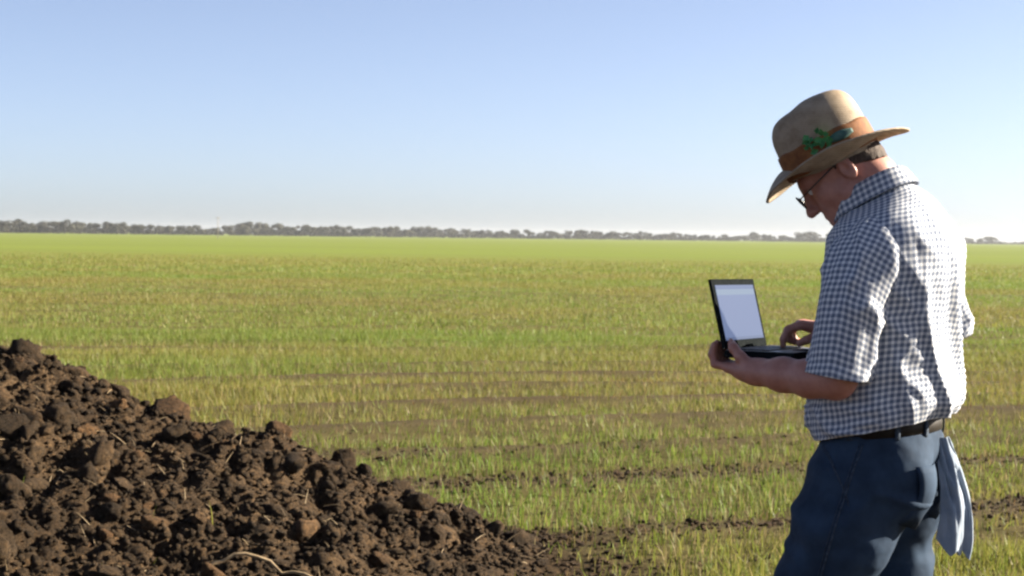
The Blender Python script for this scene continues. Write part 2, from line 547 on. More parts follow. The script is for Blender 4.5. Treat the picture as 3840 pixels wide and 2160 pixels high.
# crumbs: the uncountable rest, joined
def crumb_field(n, sampler, smin, smax, seed):
    base = []
    for k in range(10):
        m_ = clod_mesh("crumb_shape", 300 + k, 1)
        v = np.array([q.co[:] for q in m_.vertices]); f = np.array([list(p.vertices) for p in m_.polygons])
        base.append((v, f)); bpy.data.meshes.remove(m_)
    r = np.random.default_rng(seed)
    x, y = sampler(r, n); z = ground_top(x, y)
    n = len(x)
    s = smin + (smax - smin) * r.random(n) ** 2.2
    V = []; F = []; off = 0
    kk = r.integers(0, 10, n)
    for k in range(10):
        idx = np.where(kk == k)[0]
        v, f = base[k]
        a = r.uniform(0, 6.283, len(idx)); ca_, sa_ = np.cos(a), np.sin(a)
        vv = np.repeat(v[None], len(idx), 0) * s[idx][:, None, None] * r.uniform(0.75, 1.3, (len(idx), 1, 3))
        w = np.empty_like(vv)
        w[..., 0] = vv[..., 0] * ca_[:, None] - vv[..., 1] * sa_[:, None]
        w[..., 1] = vv[..., 0] * sa_[:, None] + vv[..., 1] * ca_[:, None]
        w[..., 2] = vv[..., 2]
        w += np.stack([x[idx], y[idx], z[idx] + s[idx] * r.uniform(-.1, .55, len(idx))], -1)[:, None, :]
        V.append(w.reshape(-1, 3)); F.append((f[None] + (np.arange(len(idx)) * len(v))[:, None, None]).reshape(-1, 3) + off)
        off += len(idx) * len(v)
    return np.concatenate(V), np.concatenate(F)

def on_mound(r, n):
    y = np.sqrt(r.uniform(4.6 ** 2, 9.4 ** 2, n * 3)); x = r.uniform(0, 1, n * 3) * (0.35 * y + 0.6 + 1.2) - (0.35 * y + 0.6)
    k = mound_h(x, y) > ground_h(x, y) - 0.02
    return x[k][:n], y[k][:n]
V, F = crumb_field(26000, on_mound, 0.004, 0.020, 77)
crumbs = link("small_clods", mesh_np("small_clods", V, F, smooth=True), M_SOIL, mound)
crumbs["kind"] = "stuff"

def on_field(r, n):
    y = np.sqrt(r.uniform(5.0 ** 2, 16 ** 2, n * 4)); x = r.uniform(-1, 1, n * 4) * (0.36 * y + 0.6)
    c = cover(x, y)
    toe = spill(x, y)
    near = 1 - smoothstep(8, 13, y)
    k = (r.random(len(x)) < np.clip((0.58 - c) * 2.0, 0, 1) * 0.6 * near + toe) & (mound_h(x, y) < ground_h(x, y) + .01)
    return x[k][:n], y[k][:n]
V, F = crumb_field(26000, on_field, 0.004, 0.022, 78)
fc = link("field_crumbs", mesh_np("field_crumbs", V, F, smooth=False), M_SOIL)
tag(fc, "small soil crumbs lying between the crop strips", "soil crumbs", kind="stuff")

# ---- straw and stalks
M_STRAW = simple_mat("dry_straw", (0.156, 0.104, 0.0572), (0.2496, 0.1872, 0.104), 60, 0.7)
def straw_bits(n, seed):
    r = np.random.default_rng(seed); parts = []
    x, y = on_mound(r, n); z = ground_top(x, y) + 0.012
    for i in range(len(x)):
        a = r.uniform(0, 6.28); L = r.uniform(0.02, 0.07); e = r.uniform(-.2, .9)
        p = np.array([x[i], y[i], z[i]]); d = np.array([math.cos(a) * math.cos(e), math.sin(a) * math.cos(e), math.sin(e)]) * L
        parts.append(tube(np.stack([p - d * .3, p + d * .35 + [0, 0, L * .05], p + d]), [0.0022, 0.002, 0.001], 4, False))
    return join_tubes(parts)
V, F = straw_bits(380, 8)
so = link("straw_litter", mesh_np("straw_litter", V, F), M_STRAW)
tag(so, "short bits of dry straw scattered over the soil heap", "straw", kind="stuff")

def stalk(name, pts, r0, label):
    P = catmull(pts, 24); P[:, 2] += ground_top(P[:, 0], P[:, 1])
    me = mesh_np(name, *join_tubes([tube(P, np.linspace(r0, r0 * 0.45, 24), 6)]))
    return tag(link(name, me, M_STRAW), label, "dry stalk")
stalk("dry_stalk", [(-1.17, 6.42, .05), (-1.05, 6.46, .085), (-.88, 6.48, .10), (-.72, 6.46, .10), (-.60, 6.40, .07), (-.50, 6.32, .05), (-.44, 6.25, .03)],
      0.0085, "long bent dry stalk arching over the soil heap near the bottom edge")

# ================================================================== FAR TREES
M_CROWN = simple_mat("tree_foliage", (0.02352, 0.02408, 0.01232), (0.0476, 0.04368, 0.02352), 0.8, 0.9)
M_BARK = simple_mat("tree_bark", (0.05, 0.04, 0.03), (0.09, 0.075, 0.055), 2.0, 0.9)
FPX = 2576 / 36.0 * LENS

def tree_shapes(seed, wide):
    r = np.random.default_rng(seed)
    # unit tree: height 1
    lobes = []
    nl = r.integers(7, 11)
    for k in range(nl):
        a = r.uniform(0, 6.28); q = r.uniform(0.05, 0.34) * wide
        zc = r.uniform(0.2, 0.74) + (0.1 if q < 0.15 else 0)
        lobes.append((math.cos(a) * q, math.sin(a) * q, zc, r.uniform(0.14, 0.24)))
    V = []; nleaf = 900
    for i in range(nleaf):
        lx, ly, lz, lr = lobes[r.integers(0, nl)]
        d = r.normal(0, 1, 3); d /= np.linalg.norm(d)
        p = np.array([lx, ly, lz]) + d * lr * r.uniform(0.55, 1.05) * np.array([1.1, 1.1, 0.9])
        t1 = r.normal(0, 1, 3); t1 -= 0.6 * d * np.dot(t1, d); t1 /= np.linalg.norm(t1)
        t2 = np.cross(d, t1); s = r.uniform(0.03, 0.062)
        V += [p - t1 * s, p + t2 * s * .8, p + t1 * s, p - t2 * s * .7]
    me_c = mesh_np("crown", np.array(V), np.arange(nleaf * 4).reshape(-1, 4), smooth=False)
    me_c.materials.append(M_CROWN)
    parts = [tube([(0, 0, -.03), (0.01, 0, .2), (0.0, 0.01, .5)], [0.035, 0.026, 0.014], 6)]
    for lx, ly, lz, lr in lobes[:5]:
        parts.append(tube([(0.005, 0, .24), (lx * .5, ly * .5, .24 + (lz - .24) * .6), (lx, ly, lz)], [0.016, 0.011, 0.005], 5))
    me_t = mesh_np("trunk", *join_tubes(parts)); me_t.materials.append(M_BARK)
    return me_c, me_t
TREES = [tree_shapes(40 + k, 1.0 + 0.25 * (k % 3)) for k in range(7)]

def tree_height_px(x):
    xs = [-400, 0, 40, 90, 170, 260, 300, 380, 480, 500, 530, 560, 590, 620, 700, 760, 860, 1000, 1100, 1180, 1350, 1450, 1560, 1640, 1780, 1860, 1900, 1940, 1990, 2080, 2300, 2440, 2480, 2520, 3000]
    hs = [34, 31, 35, 28, 36, 35, 30, 28, 24, 23, 20, 18, 28, 34, 33, 28, 30, 30, 28, 28, 24, 26, 29, 24, 22, 18, 26, 18, 26, 33, 22, 18, 26, 9, 7]
    return float(np.interp(x, xs, hs))
def line_dist(x):
    return 900 + 520 * max(-0.2, x / 2576.0)
rt = random.Random(9)
seg_label = [(510, "dark grey-green tree in the far treeline left of its lowest gap", "trees along the far left"),
             (1130, "rounded hazy tree in the far treeline between its gap and the middle", "trees in the middle distance left"),
             (1880, "low pale hazy tree in the far treeline between the middle and the laptop", "trees in the middle distance right"),
             (2330, "pale hazy tree in the far treeline just beyond the man's face and chest", "trees beyond the man"),
             (9999, "small faint tree in the far treeline right of the man's back", "trees at the far right")]
x = -330.0
k = 0
while x < 2900:
    hp = tree_height_px(x) * rt.uniform(0.72, 1.08)
    D = line_dist(x) + rt.uniform(-30, 60)
    H = hp * D / FPX * (1.14 if x < 1100 else 1.0)
    lab = next(s for s in seg_label if x < s[0])
    t = empty("tree", ((x - 1288) / FPX * D, D, 0), rt.uniform(0, 6.28))
    tag(t, lab[1], "tree", lab[2])
    t.scale = (H * rt.uniform(1.1, 1.7), H * rt.uniform(1.1, 1.7), H)
    mc, mt = TREES[k % 7]
    link("crown", mc, None, t); link("trunk", mt, None, t)
    k += 1
    x += rt.uniform(10, 24)

# low hedge along the far edge of the field
def hedge(x0, x1, hpx, seed, label):
    r = np.random.default_rng(seed); V = []
    n = int((x1 - x0) * 7)
    for i in range(n):
        px = r.uniform(x0, x1); D = line_dist(px) + 25
        c = np.array([(px - 1288) / FPX * D, D + r.uniform(-1.5, 1.5), 0])
        hh = hpx * D / FPX * (0.75 + 0.4 * float(vnoise(np.array([px * 0.03]), np.array([seed * 1.0]))[0]))
        c[2] = r.uniform(0.05, 1) * hh
        s = r.uniform(0.35, 0.8); d = r.normal(0, 1, 3); d /= np.linalg.norm(d)
        t1 = np.cross(d, r.normal(0, 1, 3)); t1 /= np.linalg.norm(t1); t2 = np.cross(d, t1)
        V += [c - t1 * s, c + t2 * s * .8, c + t1 * s, c - t2 * s * .8]
    me = mesh_np("hedge", np.array(V), np.arange(n * 4).reshape(-1, 4), smooth=False)
    tag(link("hedge", me, M_CROWN), label, "hedge")
hedge(-330, 560, 16, 1, "low dark hedge under the far trees left of the thin pole")
hedge(575, 1900, 15, 2, "low hazy hedge under the far trees in the middle of the horizon")
hedge(1905, 2900, 8, 3, "low pale hedge on the horizon behind the man")

Dp = 420.0
parts = [tube([((815 * .6708 - 1288) / FPX * Dp, Dp, -0.2), ((815 * .6708 - 1288) / FPX * Dp, Dp, 5.4)], [0.10, 0.07], 8)]
xx0 = (815 * .6708 - 1288) / FPX * Dp
parts.append(tube([(xx0 - .7, Dp, 5.1), (xx0 + .7, Dp, 5.1)], [0.05, 0.05], 6))
M_POLE = simple_mat("weathered_wood", (0.22, 0.2, 0.17), (0.32, 0.29, 0.25), 5, 0.9)
tag(link("utility_pole", mesh_np("utility_pole", *join_tubes(parts)), M_POLE), "thin pale pole standing before the gap in the far treeline", "pole")

# haze in the air
m_h = bpy.data.materials.new("haze_air"); m_h.use_nodes = True
nt = m_h.node_tree; nt.nodes.remove(nt.nodes["Principled BSDF"])
pv = N(nt, "ShaderNodeVolumePrincipled")
pv.inputs["Color"].default_value = (0.86, 0.9, 0.95, 1); pv.inputs["Density"].default_value = 0.00012
pv.inputs["Anisotropy"].default_value = 0.3
nt.links.new(pv.outputs[0], nt.nodes["Material Output"].inputs["Volume"])
hz = link("haze", bm_mesh("haze", lambda bm: add_box(bm, (0, 1450, 6.0), (7000, 3600, 16.0))), m_h)
tag(hz, "thin pale haze in the air over the whole field", "haze", kind="stuff")

# ================================================================== THE MAN
P_ROOT = ((2200 - 1288) / 1100.0, FPX / 1100.0, 0.0)
P_RZ = rad(150)

def smin(a, b, k):
    h = np.clip(0.5 + 0.5 * (b - a) / k, 0, 1)
    return b + (a - b) * h - k * h * (1 - h)

class SDF:
    """signed distance field on a grid, joined smoothly, meshed with surface nets"""
    def __init__(self, lo, hi, h):
        self.lo = np.array(lo, float); self.h = h
        self.n = np.ceil((np.array(hi) - self.lo) / h).astype(int) + 1
        self.F = np.full(self.n, 0.2, np.float32)
    def block(self, lo, hi):
        a = np.clip(np.floor((np.array(lo) - self.lo) / self.h).astype(int), 0, self.n - 1)
        b = np.clip(np.ceil((np.array(hi) - self.lo) / self.h).astype(int) + 1, 1, self.n)
        ax = [self.lo[i] + self.h * np.arange(a[i], b[i]) for i in range(3)]
        G = np.meshgrid(*ax, indexing='ij')
        return tuple(slice(a[i], b[i]) for i in range(3)), G
    def apply(self, sl, d, k, sub):
        f = self.F[sl]
        if sub: f[...] = -smin(-f, d, k)
        else: f[...] = smin(f, d.astype(np.float32), k)
    def cone(self, p, q, r1, r2, k=0.02, sub=False):
        p = np.array(p, float); q = np.array(q, float); m = max(r1, r2) + k + 4 * self.h
        sl, G = self.block(np.minimum(p, q) - m, np.maximum(p, q) + m)
        d = q - p; L2 = d @ d + 1e-12
        t = np.clip(((G[0] - p[0]) * d[0] + (G[1] - p[1]) * d[1] + (G[2] - p[2]) * d[2]) / L2, 0, 1)
        dd = np.sqrt((G[0] - p[0] - t * d[0]) ** 2 + (G[1] - p[1] - t * d[1]) ** 2 + (G[2] - p[2] - t * d[2]) ** 2) - (r1 + (r2 - r1) * t)
        self.apply(sl, dd, k, sub)
    def chain(self, pts, k=0.02):
        for (a, ra), (b, rb) in zip(pts[:-1], pts[1:]): self.cone(a, b, ra, rb, k)
    def ell(self, c, r, ax=None, k=0.02, sub=False):
        c = np.array(c, float); r = np.array(r, float); ax = np.eye(3) if ax is None else np.array(ax)
        m = r.max() + k + 4 * self.h
        sl, G = self.block(c - m, c + m)
        D = [G[i] - c[i] for i in range(3)]
        L = [(D[0] * a[0] + D[1] * a[1] + D[2] * a[2]) for a in ax]
        k0 = np.sqrt(sum((L[i] / r[i]) ** 2 for i in range(3))); k1 = np.sqrt(sum((L[i] / r[i] ** 2) ** 2 for i in range(3))) + 1e-9
        self.apply(sl, k0 * (k0 - 1) / k1, k, sub)
    def cut(self, n, d):
        """keep the side where n.p < d"""
        n = np.array(n, float); n /= np.linalg.norm(n)
        ax = [self.lo[i] + self.h * np.arange(self.n[i]) for i in range(3)]
        P = (ax[0] * n[0])[:, None, None] + (ax[1] * n[1])[None, :, None] + (ax[2] * n[2])[None, None, :] - d
        self.F = np.maximum(self.F, P.astype(np.float32))
    def mesh(self, name):
        F = self.F; n = F.shape; neg = F < 0
        cnt = np.zeros(tuple(v - 1 for v in n), np.int8)
        sls = [(slice(0, -1), slice(1, None))[b] for b in (0, 1)]
        for i in (0, 1):
            for j in (0, 1):
                for k in (0, 1): cnt += neg[sls[i], sls[j], sls[k]]
        act = np.argwhere((cnt > 0) & (cnt < 8))
        idx = -np.ones(cnt.shape, np.int32); idx[tuple(act.T)] = np.arange(len(act))
        corners = np.array([(i, j, k) for i in (0, 1) for j in (0, 1) for k in (0, 1)])
        val = np.stack([F[tuple((act + c).T)] for c in corners], 1)
        acc = np.zeros((len(act), 3)); num = np.zeros(len(act))
        for a in range(8):
            for b2 in range(a + 1, 8):
                if np.abs(corners[a] - corners[b2]).sum() != 1: continue
                va, vb = val[:, a], val[:, b2]; m = (va < 0) != (vb < 0)
                t = np.where(m, va / np.where(m, va - vb, 1), 0)
                acc += np.where(m[:, None], corners[a] + t[:, None] * (corners[b2] - corners[a]), 0); num += m
        V = self.lo + self.h * (act + acc / num[:, None])
        Q = []
        for ax in range(3):
            s0 = [slice(None)] * 3; s1 = [slice(None)] * 3; s0[ax] = slice(0, -1); s1[ax] = slice(1, None)
            A = neg[tuple(s0)]; B = neg[tuple(s1)]
            e = np.argwhere(A != B)
            u, v = (ax + 1) % 3, (ax + 2) % 3
            ok = (e[:, u] > 0) & (e[:, v] > 0) & (e[:, u] < n[u] - 1) & (e[:, v] < n[v] - 1)
            e = e[ok]
            inside = A[tuple(e.T)]
            def at(du, dv):
                q = e.copy(); q[:, u] += du; q[:, v] += dv
                return idx[tuple(q.T)]
            q = np.stack([at(-1, -1), at(0, -1), at(0, 0), at(-1, 0)], 1)
            q[~inside] = q[~inside][:, ::-1]
            Q.append(q)
        Q = np.concatenate(Q)
        return V, Q

def vert_normals(V, Q):
    fn = np.cross(V[Q[:, 2]] - V[Q[:, 0]], V[Q[:, 3]] - V[Q[:, 1]])
    nn = np.zeros_like(V)
    for c in range(Q.shape[1]): np.add.at(nn, Q[:, c], fn)
    return nn / (np.linalg.norm(nn, axis=1)[:, None] + 1e-12)

def smooth_verts(V, Q, it=2, lam=0.5):
    E = np.concatenate([Q[:, [0, 1]], Q[:, [1, 2]], Q[:, [2, 3]], Q[:, [3, 0]]])
    for _ in range(it):
        s = np.zeros_like(V); c = np.zeros(len(V))
        np.add.at(s, E[:, 0], V[E[:, 1]]); np.add.at(c, E[:, 0], 1)
        np.add.at(s, E[:, 1], V[E[:, 0]]); np.add.at(c, E[:, 1], 1)
        V = V + lam * (s / np.maximum(c, 1)[:, None] - V)
    return V

# ---- materials of the man
M_SKIN, nt, b = new_mat("skin")
t = noise_node(nt, 45, 4, 0.6)
r = ramp(nt, t.outputs[0], [(0.3, (0.33, 0.135, 0.095)), (0.7, (0.43, 0.195, 0.140))])
nt.links.new(r.outputs[0], b.inputs["Base Color"])
b.inputs["Roughness"].default_value = 0.5
b.inputs["Subsurface Weight"].default_value = 0.15; b.inputs["Subsurface Radius"].default_value = (0.01, 0.004, 0.002)
bump(nt, b, t.outputs[0], 0.15, 0.002)

M_SHIRT, nt, b = new_mat("checked_shirt_cloth")
uv = N(nt, "ShaderNodeUVMap", uv_map="cloth")
sx = N(nt, "ShaderNodeSeparateXYZ"); nt.links.new(uv.outputs[0], sx.inputs[0])
bits = []
for a in (0, 1):
    mul = N(nt, "ShaderNodeMath", operation='MULTIPLY'); mul.inputs[1].default_value = 1 / 0.0142; nt.links.new(sx.outputs[a], mul.inputs[0])
    fr = N(nt, "ShaderNodeMath", operation='FRACT'); nt.links.new(mul.outputs[0], fr.inputs[0])
    gt = N(nt, "ShaderNodeMath", operation='GREATER_THAN'); gt.inputs[1].default_value = 0.46; nt.links.new(fr.outputs[0], gt.inputs[0])
    bits.append(gt)
ad = N(nt, "ShaderNodeMath", operation='ADD'); nt.links.new(bits[0].outputs[0], ad.inputs[0]); nt.links.new(bits[1].outputs[0], ad.inputs[1])
hf = N(nt, "ShaderNodeMath", operation='MULTIPLY'); hf.inputs[1].default_value = 0.5; nt.links.new(ad.outputs[0], hf.inputs[0])
rp = ramp(nt, hf.outputs[0], [(0.0, (0.66, 0.66, 0.65)), (0.5, (0.34, 0.36, 0.415)), (1.0, (0.125, 0.150, 0.205))])
rp.color_ramp.interpolation = 'LINEAR'
wv = noise_node(nt, 220, 2, 0.5)
nt.links.new(rp.outputs[0], b.inputs["Base Color"])
b.inputs["Roughness"].default_value = 0.85; b.inputs["Specular IOR Level"].default_value = 0.15
bump(nt, b, wv.outputs[0], 0.2, 0.002)
trs = N(nt, "ShaderNodeBsdfTranslucent"); nt.links.new(rp.outputs[0], trs.inputs["Color"])
mxs = N(nt, "ShaderNodeMixShader"); mxs.inputs[0].default_value = 0.08
nt.links.new(b.outputs[0], mxs.inputs[1]); nt.links.new(trs.outputs[0], mxs.inputs[2])
nt.links.new(mxs.outputs[0], nt.nodes["Material Output"].inputs[0])

M_DENIM = simple_mat("denim", (0.0115, 0.0225, 0.042), (0.027, 0.048, 0.082), 16, 0.85, 0.35, 0.003, spec=0.15)
M_LEATHER = simple_mat("brown_leather", (0.010, 0.0075, 0.005), (0.018, 0.013, 0.009), 40, 0.6, 0.2, spec=0.15)
M_BOOT = simple_mat("boot_leather", (0.05, 0.035, 0.022), (0.09, 0.06, 0.04), 30, 0.6, 0.3)
M_HAIR = simple_mat("grey_brown_hair", (0.040, 0.028, 0.022), (0.095, 0.072, 0.06), 160, 0.7, 0.5, 0.003, stretch=(1, 1, 0.2), spec=0.1)
M_HAT, nt, b = new_mat("woven_straw")
tc = N(nt, "ShaderNodeTexCoord")
w1 = N(nt, "ShaderNodeTexWave"); w1.inputs["Scale"].default_value = 75; w1.inputs["Distortion"].default_value = 1.5
w1.bands_direction = 'Z'; nt.links.new(tc.outputs["Object"], w1.inputs["Vector"])
t = noise_node(nt, 35, 4, 0.6)
r = ramp(nt, t.outputs[0], [(0.3, (0.245, 0.180, 0.115)), (0.5, (0.32, 0.245, 0.165)), (0.7, (0.38, 0.30, 0.21))])
cc = mixc(nt, 0.25, r.outputs[0], w1.outputs["Color"], 'MULTIPLY')
nt.links.new(cc, b.inputs["Base Color"]); b.inputs["Roughness"].default_value = 0.7; b.inputs["Specular IOR Level"].default_value = 0.25
bump(nt, b, w1.outputs["Fac"], 0.35, 0.002)
M_BAND = simple_mat("rust_band", (0.1267, 0.0432, 0.0144), (0.2419, 0.09792, 0.0288), 55, 0.8, 0.3)
M_TEAL = simple_mat("dark_teal_feather", (0.02, 0.06, 0.055), (0.05, 0.11, 0.09), 60, 0.7)
M_LEAF = simple_mat("green_ornament", (0.0216, 0.1152, 0.036), (0.072, 0.2448, 0.0864), 60, 0.6)
M_WIRE = simple_mat("dark_frame", (0.02, 0.018, 0.016), (0.04, 0.035, 0.03), 20, 0.3, spec=0.5)
M_EYE = simple_mat("eye", (0.6, 0.57, 0.53), (0.7, 0.67, 0.62), 5, 0.2, spec=0.5)

# ---- body: one continuous surface
HY = rad(15)   # the head turns a little to his left, towards the laptop
E_ = np.array([.07 * math.cos(HY), .07 * math.sin(HY), 1.608]); HP = rad(45)
def yawed(a, z): return np.array([a * math.cos(HY), a * math.sin(HY), z])
ef = yawed(math.cos(HP), -math.sin(HP)); eu = yawed(math.sin(HP), math.cos(HP)); ey = np.array([-math.sin(HY), math.cos(HY), 0])
def hd(f, y, u): return E_ + ef * f + ey * y + eu * u
HAX = [ef, ey, eu]
B = SDF((-.32, -.37, -.01), (.40, .36, 1.80), 0.0036)
# trunk and legs (under the clothes)
B.ell((-.05, 0, 1.27), (.10, .155, .24), k=.03)
B.ell((-.02, 0, 0.99), (.11, .14, .14), k=.05)
for s in (1, -1):
    B.cone((-.045, .03 * s, 1.47), (-.04, .15 * s, 1.43), .045, .045, .04)
B.chain([((.02, .09, .92), .085), ((.15, .105, .5), .052), ((.14, .105, .36), .05), ((.12, .11, .09), .036)], .03)
B.chain([((-.03, -.09, .92), .085), ((-.04, -.1, .5), .052), ((-.07, -.105, .36), .05), ((-.16, -.11, .09), .036)], .03)
for fx, fy in ((.12, .11), (-.16, -.11)):
    B.chain([((fx - .04, fy, .05), .03), ((fx + .08, fy, .04), .03), ((fx + .15, fy, .03), .022)], .03)
# neck and head
B.chain([((-.045, 0, 1.48), .068), ((.015, 0, 1.585), .060), (tuple(hd(-.02, 0, .0)), .062)], .03)
B.ell(hd(-.004, 0, .045), (.098, .077, .088), HAX, .02)
B.ell(hd(.045, 0, -.025), (.058, .062, .082), HAX, .03)
B.ell(hd(.07, 0, -.07), (.036, .044, .032), HAX, .03)
B.ell(hd(.082, 0, -.092), (.018, .02, .015), HAX, .02)
B.cone(hd(.03, .055, -.045), hd(.075, .02, -.085), .016, .014, .03)
B.cone(hd(.03, -.055, -.045), hd(.075, -.02, -.085), .016, .014, .03)
B.cone(hd(.085, .035, .038), hd(.085, -.035, .038), .016, .016, .02)          # brow
B.cone(hd(.096, 0, .028), hd(.122, 0, -.016), .008, .0125, .012)              # nose
B.ell(hd(.112, .011, -.02), (.009, .008, .008), HAX, .008)
B.ell(hd(.112, -.011, -.02), (.009, .008, .008), HAX, .008)
B.cone(hd(.098, .018, -.05), hd(.098, -.018, -.05), .0075, .0075, .008)       # upper lip
B.cone(hd(.096, .016, -.063), hd(.096, -.016, -.063), .008, .008, .008)       # lower lip
B.cone(hd(.112, .02, -.0565), hd(.112, -.02, -.0565), .0035, .0035, .006, True)
for s in (1, -1):
    B.ell(hd(.098, .032 * s, .018), (.012, .016, .010), HAX, .012, True)      # eye socket
    B.ell(hd(.068, .045 * s, -.012), (.02, .016, .02), HAX, .02)              # cheekbone
    B.ell(hd(-.008, .077 * s, -.004), (.018, .007, .03), HAX, .006)           # ear
    B.ell(hd(-.004, .084 * s, .0), (.009, .006, .016), HAX, .005, True)
# left arm and hand (palm up under the near corner of the laptop)
B.chain([((-.04, .155, 1.43), .05), ((.004, .214, 1.18), .041), ((.010, .222, 1.144), .038)], .03)
B.chain([((.010, .222, 1.144), .038), ((.075, .203, 1.142), .038), ((.15, .176, 1.145), .034), ((.222, .15, 1.146), .028)], .03)
B.chain([((.215, .15, 1.146), .027), ((.25, .135, 1.146), .026)], .02)
for ky in (.128, .107, .087, .069):
    B.cone((.235, .135 + (ky - .1) * .4, 1.147), (.302, ky, 1.150), .017, .0125, .014)
B.cone((.235, .152, 1.146), (.27, .14, 1.148), .02, .016, .02)
fl = {.128: .036, .107: .042, .087: .039, .069: .030}
for ky, L in fl.items():
    B.chain([((.300, ky, 1.151), .0105), ((.302 + L * .95, ky, 1.157), .0095), ((.3445 + (L - .036) * .4, ky, 1.180), .0088), ((.339 + (L - .036) * .2, ky, 1.180 + L * .62), .0078)], .005)
B.chain([((.238, .152, 1.152), .017), ((.262, .153, 1.178), .0125), ((.283, .146, 1.198), .0108), ((.296, .128, 1.2085), .009)], .008)
# right arm and hand (index finger on the keys)
B.chain([((-.05, -.155, 1.43), .05), ((-.078, -.255, 1.20), .044), ((-.08, -.268, 1.17), .042)], .03)
B.chain([((-.08, -.268, 1.17), .042), ((-.02, -.225, 1.185), .041), ((.06, -.165, 1.205), .034), ((.13, -.118, 1.226), .027)], .03)
hv = np.array([.90, .43, 0]); av = np.array([-.43, .90, 0])
W = np.array([.13, -.118, 1.228])
for o, L in ((.031, .070), (.010, .075), (-.011, .072), (-.030, .063)):
    kk = W + hv * (L + .012) + av * o + np.array([0, 0, .018])
    B.cone(W + av * o * .45, kk, .018, .0118, .014)
    if o > .03:
        B.chain([(kk, .0108), (kk + hv * .034 + np.array([0, 0, -.010]), .0095), (kk + hv * .046 + np.array([0, 0, -.034]), .0085),
                 (kk + hv * .046 + np.array([0, 0, -.050]), .0075)], .005)
    else:
        B.chain([(kk, .0105), (kk + hv * .030 + np.array([0, 0, -.014]), .0095), (kk + hv * .024 + np.array([0, 0, -.036]), .0085),
                 (kk + hv * .010 + np.array([0, 0, -.042]), .0075)], .005)
B.chain([(W + av * .02 + hv * .02, .015), (W + hv * .05 + av * .048 + np.array([0, 0, -.004]), .0115),
         (W + hv * .075 + av * .052 + np.array([0, 0, -.016]), .0095), (W + hv * .092 + av * .046 + np.array([0, 0, -.024]), .0085)], .006)
V, Q = B.mesh("person")
V = smooth_verts(V, Q, 1, 0.4)
person = link("person", mesh_np("person", V, Q), M_SKIN)
person.location = P_ROOT; person.rotation_euler = (0, 0, P_RZ)
tag(person, "man in straw hat, checked shirt and jeans looking down at the laptop he holds", "person")
del B

# nails
def nails(pts, parent):
    def build(bm):
        for p, d in pts:
            r = bmesh.ops.create_uvsphere(bm, u_segments=8, v_segments=6, radius=1.0)
            q = Vector(d).to_track_quat('Z', 'Y').to_matrix().to_4x4()
            bmesh.ops.transform(bm, matrix=Matrix.Translation(p) @ q @ Matrix.Diagonal((.0045, .0055, .0016, 1)), verts=r["verts"])
    m_n = simple_mat("fingernail", (0.55, 0.36, 0.3), (0.6, 0.42, 0.35), 10, 0.35)
    link("fingernails", bm_mesh("fingernails", build, True), m_n, parent)
nails([((.298, .128, 1.2172), (0, .1, 1)), ((.2905, .1365, 1.2145), (0, .2, 1))][:1], person)

# eyes
for s in (1, -1):
    def build(bm):
        r = bmesh.ops.create_uvsphere(bm, u_segments=12, v_segments=8, radius=0.0115)
        bmesh.ops.translate(bm, vec=Vector(hd(.083, .032 * s, .018)), verts=r["verts"])
    link("eye", bm_mesh("eye", build, True), M_EYE, person)

# hair: short at the back and sides below the hat
Hs = SDF((-.08, -.11, 1.50), (.22, .11, 1.76), 0.004)
Hs.ell(hd(-.006, 0, .043), (.0985, .0795, .089), HAX, .02)
Hs.ell(hd(-.045, 0, -.02), (.05, .062, .05), HAX, .03)
Hs.cut(ef, float(ef @ hd(.012, 0, 0)))
Hs.cut(-eu * 1.0 + ef * .55, float((-eu + ef * .55) / np.linalg.norm(-eu + ef * .55) @ hd(-.03, 0, -.012)))
ht = yawed(math.sin(rad(27.7)), math.cos(rad(27.7)))
Hs.cut(ht, float(ht @ yawed(.082, 1.620)) + .012)
V, Q = Hs.mesh("hair"); nrm = vert_normals(V, Q)
V = V + nrm * (0.0018 * fbm(V[:, 0] * 150, V[:, 1] * 150, V[:, 2] * 150, seed=4, octv=2))[:, None]
link("hair", mesh_np("hair", V, Q), M_HAIR, person)

# ---- shirt
def loft(R, wrap=True, centre=0):
    """R (m,n,3) rings -> V, Q, uv per loop in metres, measured from column `centre`"""
    m, n, _ = R.shape
    du = np.linalg.norm(np.roll(R, -1, 1) - R, axis=2)            # m,n  length of segment j -> j+1
    u = np.zeros((m, n + 1)); u[:, 1:] = np.cumsum(du, 1)
    dv = np.linalg.norm(np.diff(R, axis=0), axis=2); v = np.zeros((m, n)); v[1:] = np.cumsum(dv, 0)
    u = u - u[:, centre:centre + 1]
    v = v * 0.35 + 0.65 * v[:, centre:centre + 1]
    v = np.concatenate([v, v[:, :1]], 1)
    Q = grid_faces(m, n, True)
    i = np.repeat(np.arange(m - 1), n); j = np.tile(np.arange(n), m - 1)
    UV = np.stack([np.stack([u[a, b2], v[a, b2]], -1) for a, b2 in ((i, j), (i, j + 1), (i + 1, j + 1), (i + 1, j))], 1)
    return R.reshape(-1, 3), Q, UV.reshape(-1, 2)

def super_ring(xf, xb, bw, zf, zb, n=160, ex=2.35):
    th = np.linspace(0, 2 * np.pi, n, endpoint=False)   # 0 = front, pi/2 = left
    c, s = np.cos(th), np.sin(th)
    cx = np.sign(c) * np.abs(c) ** (2 / ex); sy = np.sign(s) * np.abs(s) ** (2 / ex)
    xm, a = (xf + xb) / 2, (xf - xb) / 2
    x = xm + a * cx; y = bw * sy
    z = zf + (zb - zf) * (xf - x) / (xf - xb)
    return np.stack([x, y, z], -1), th

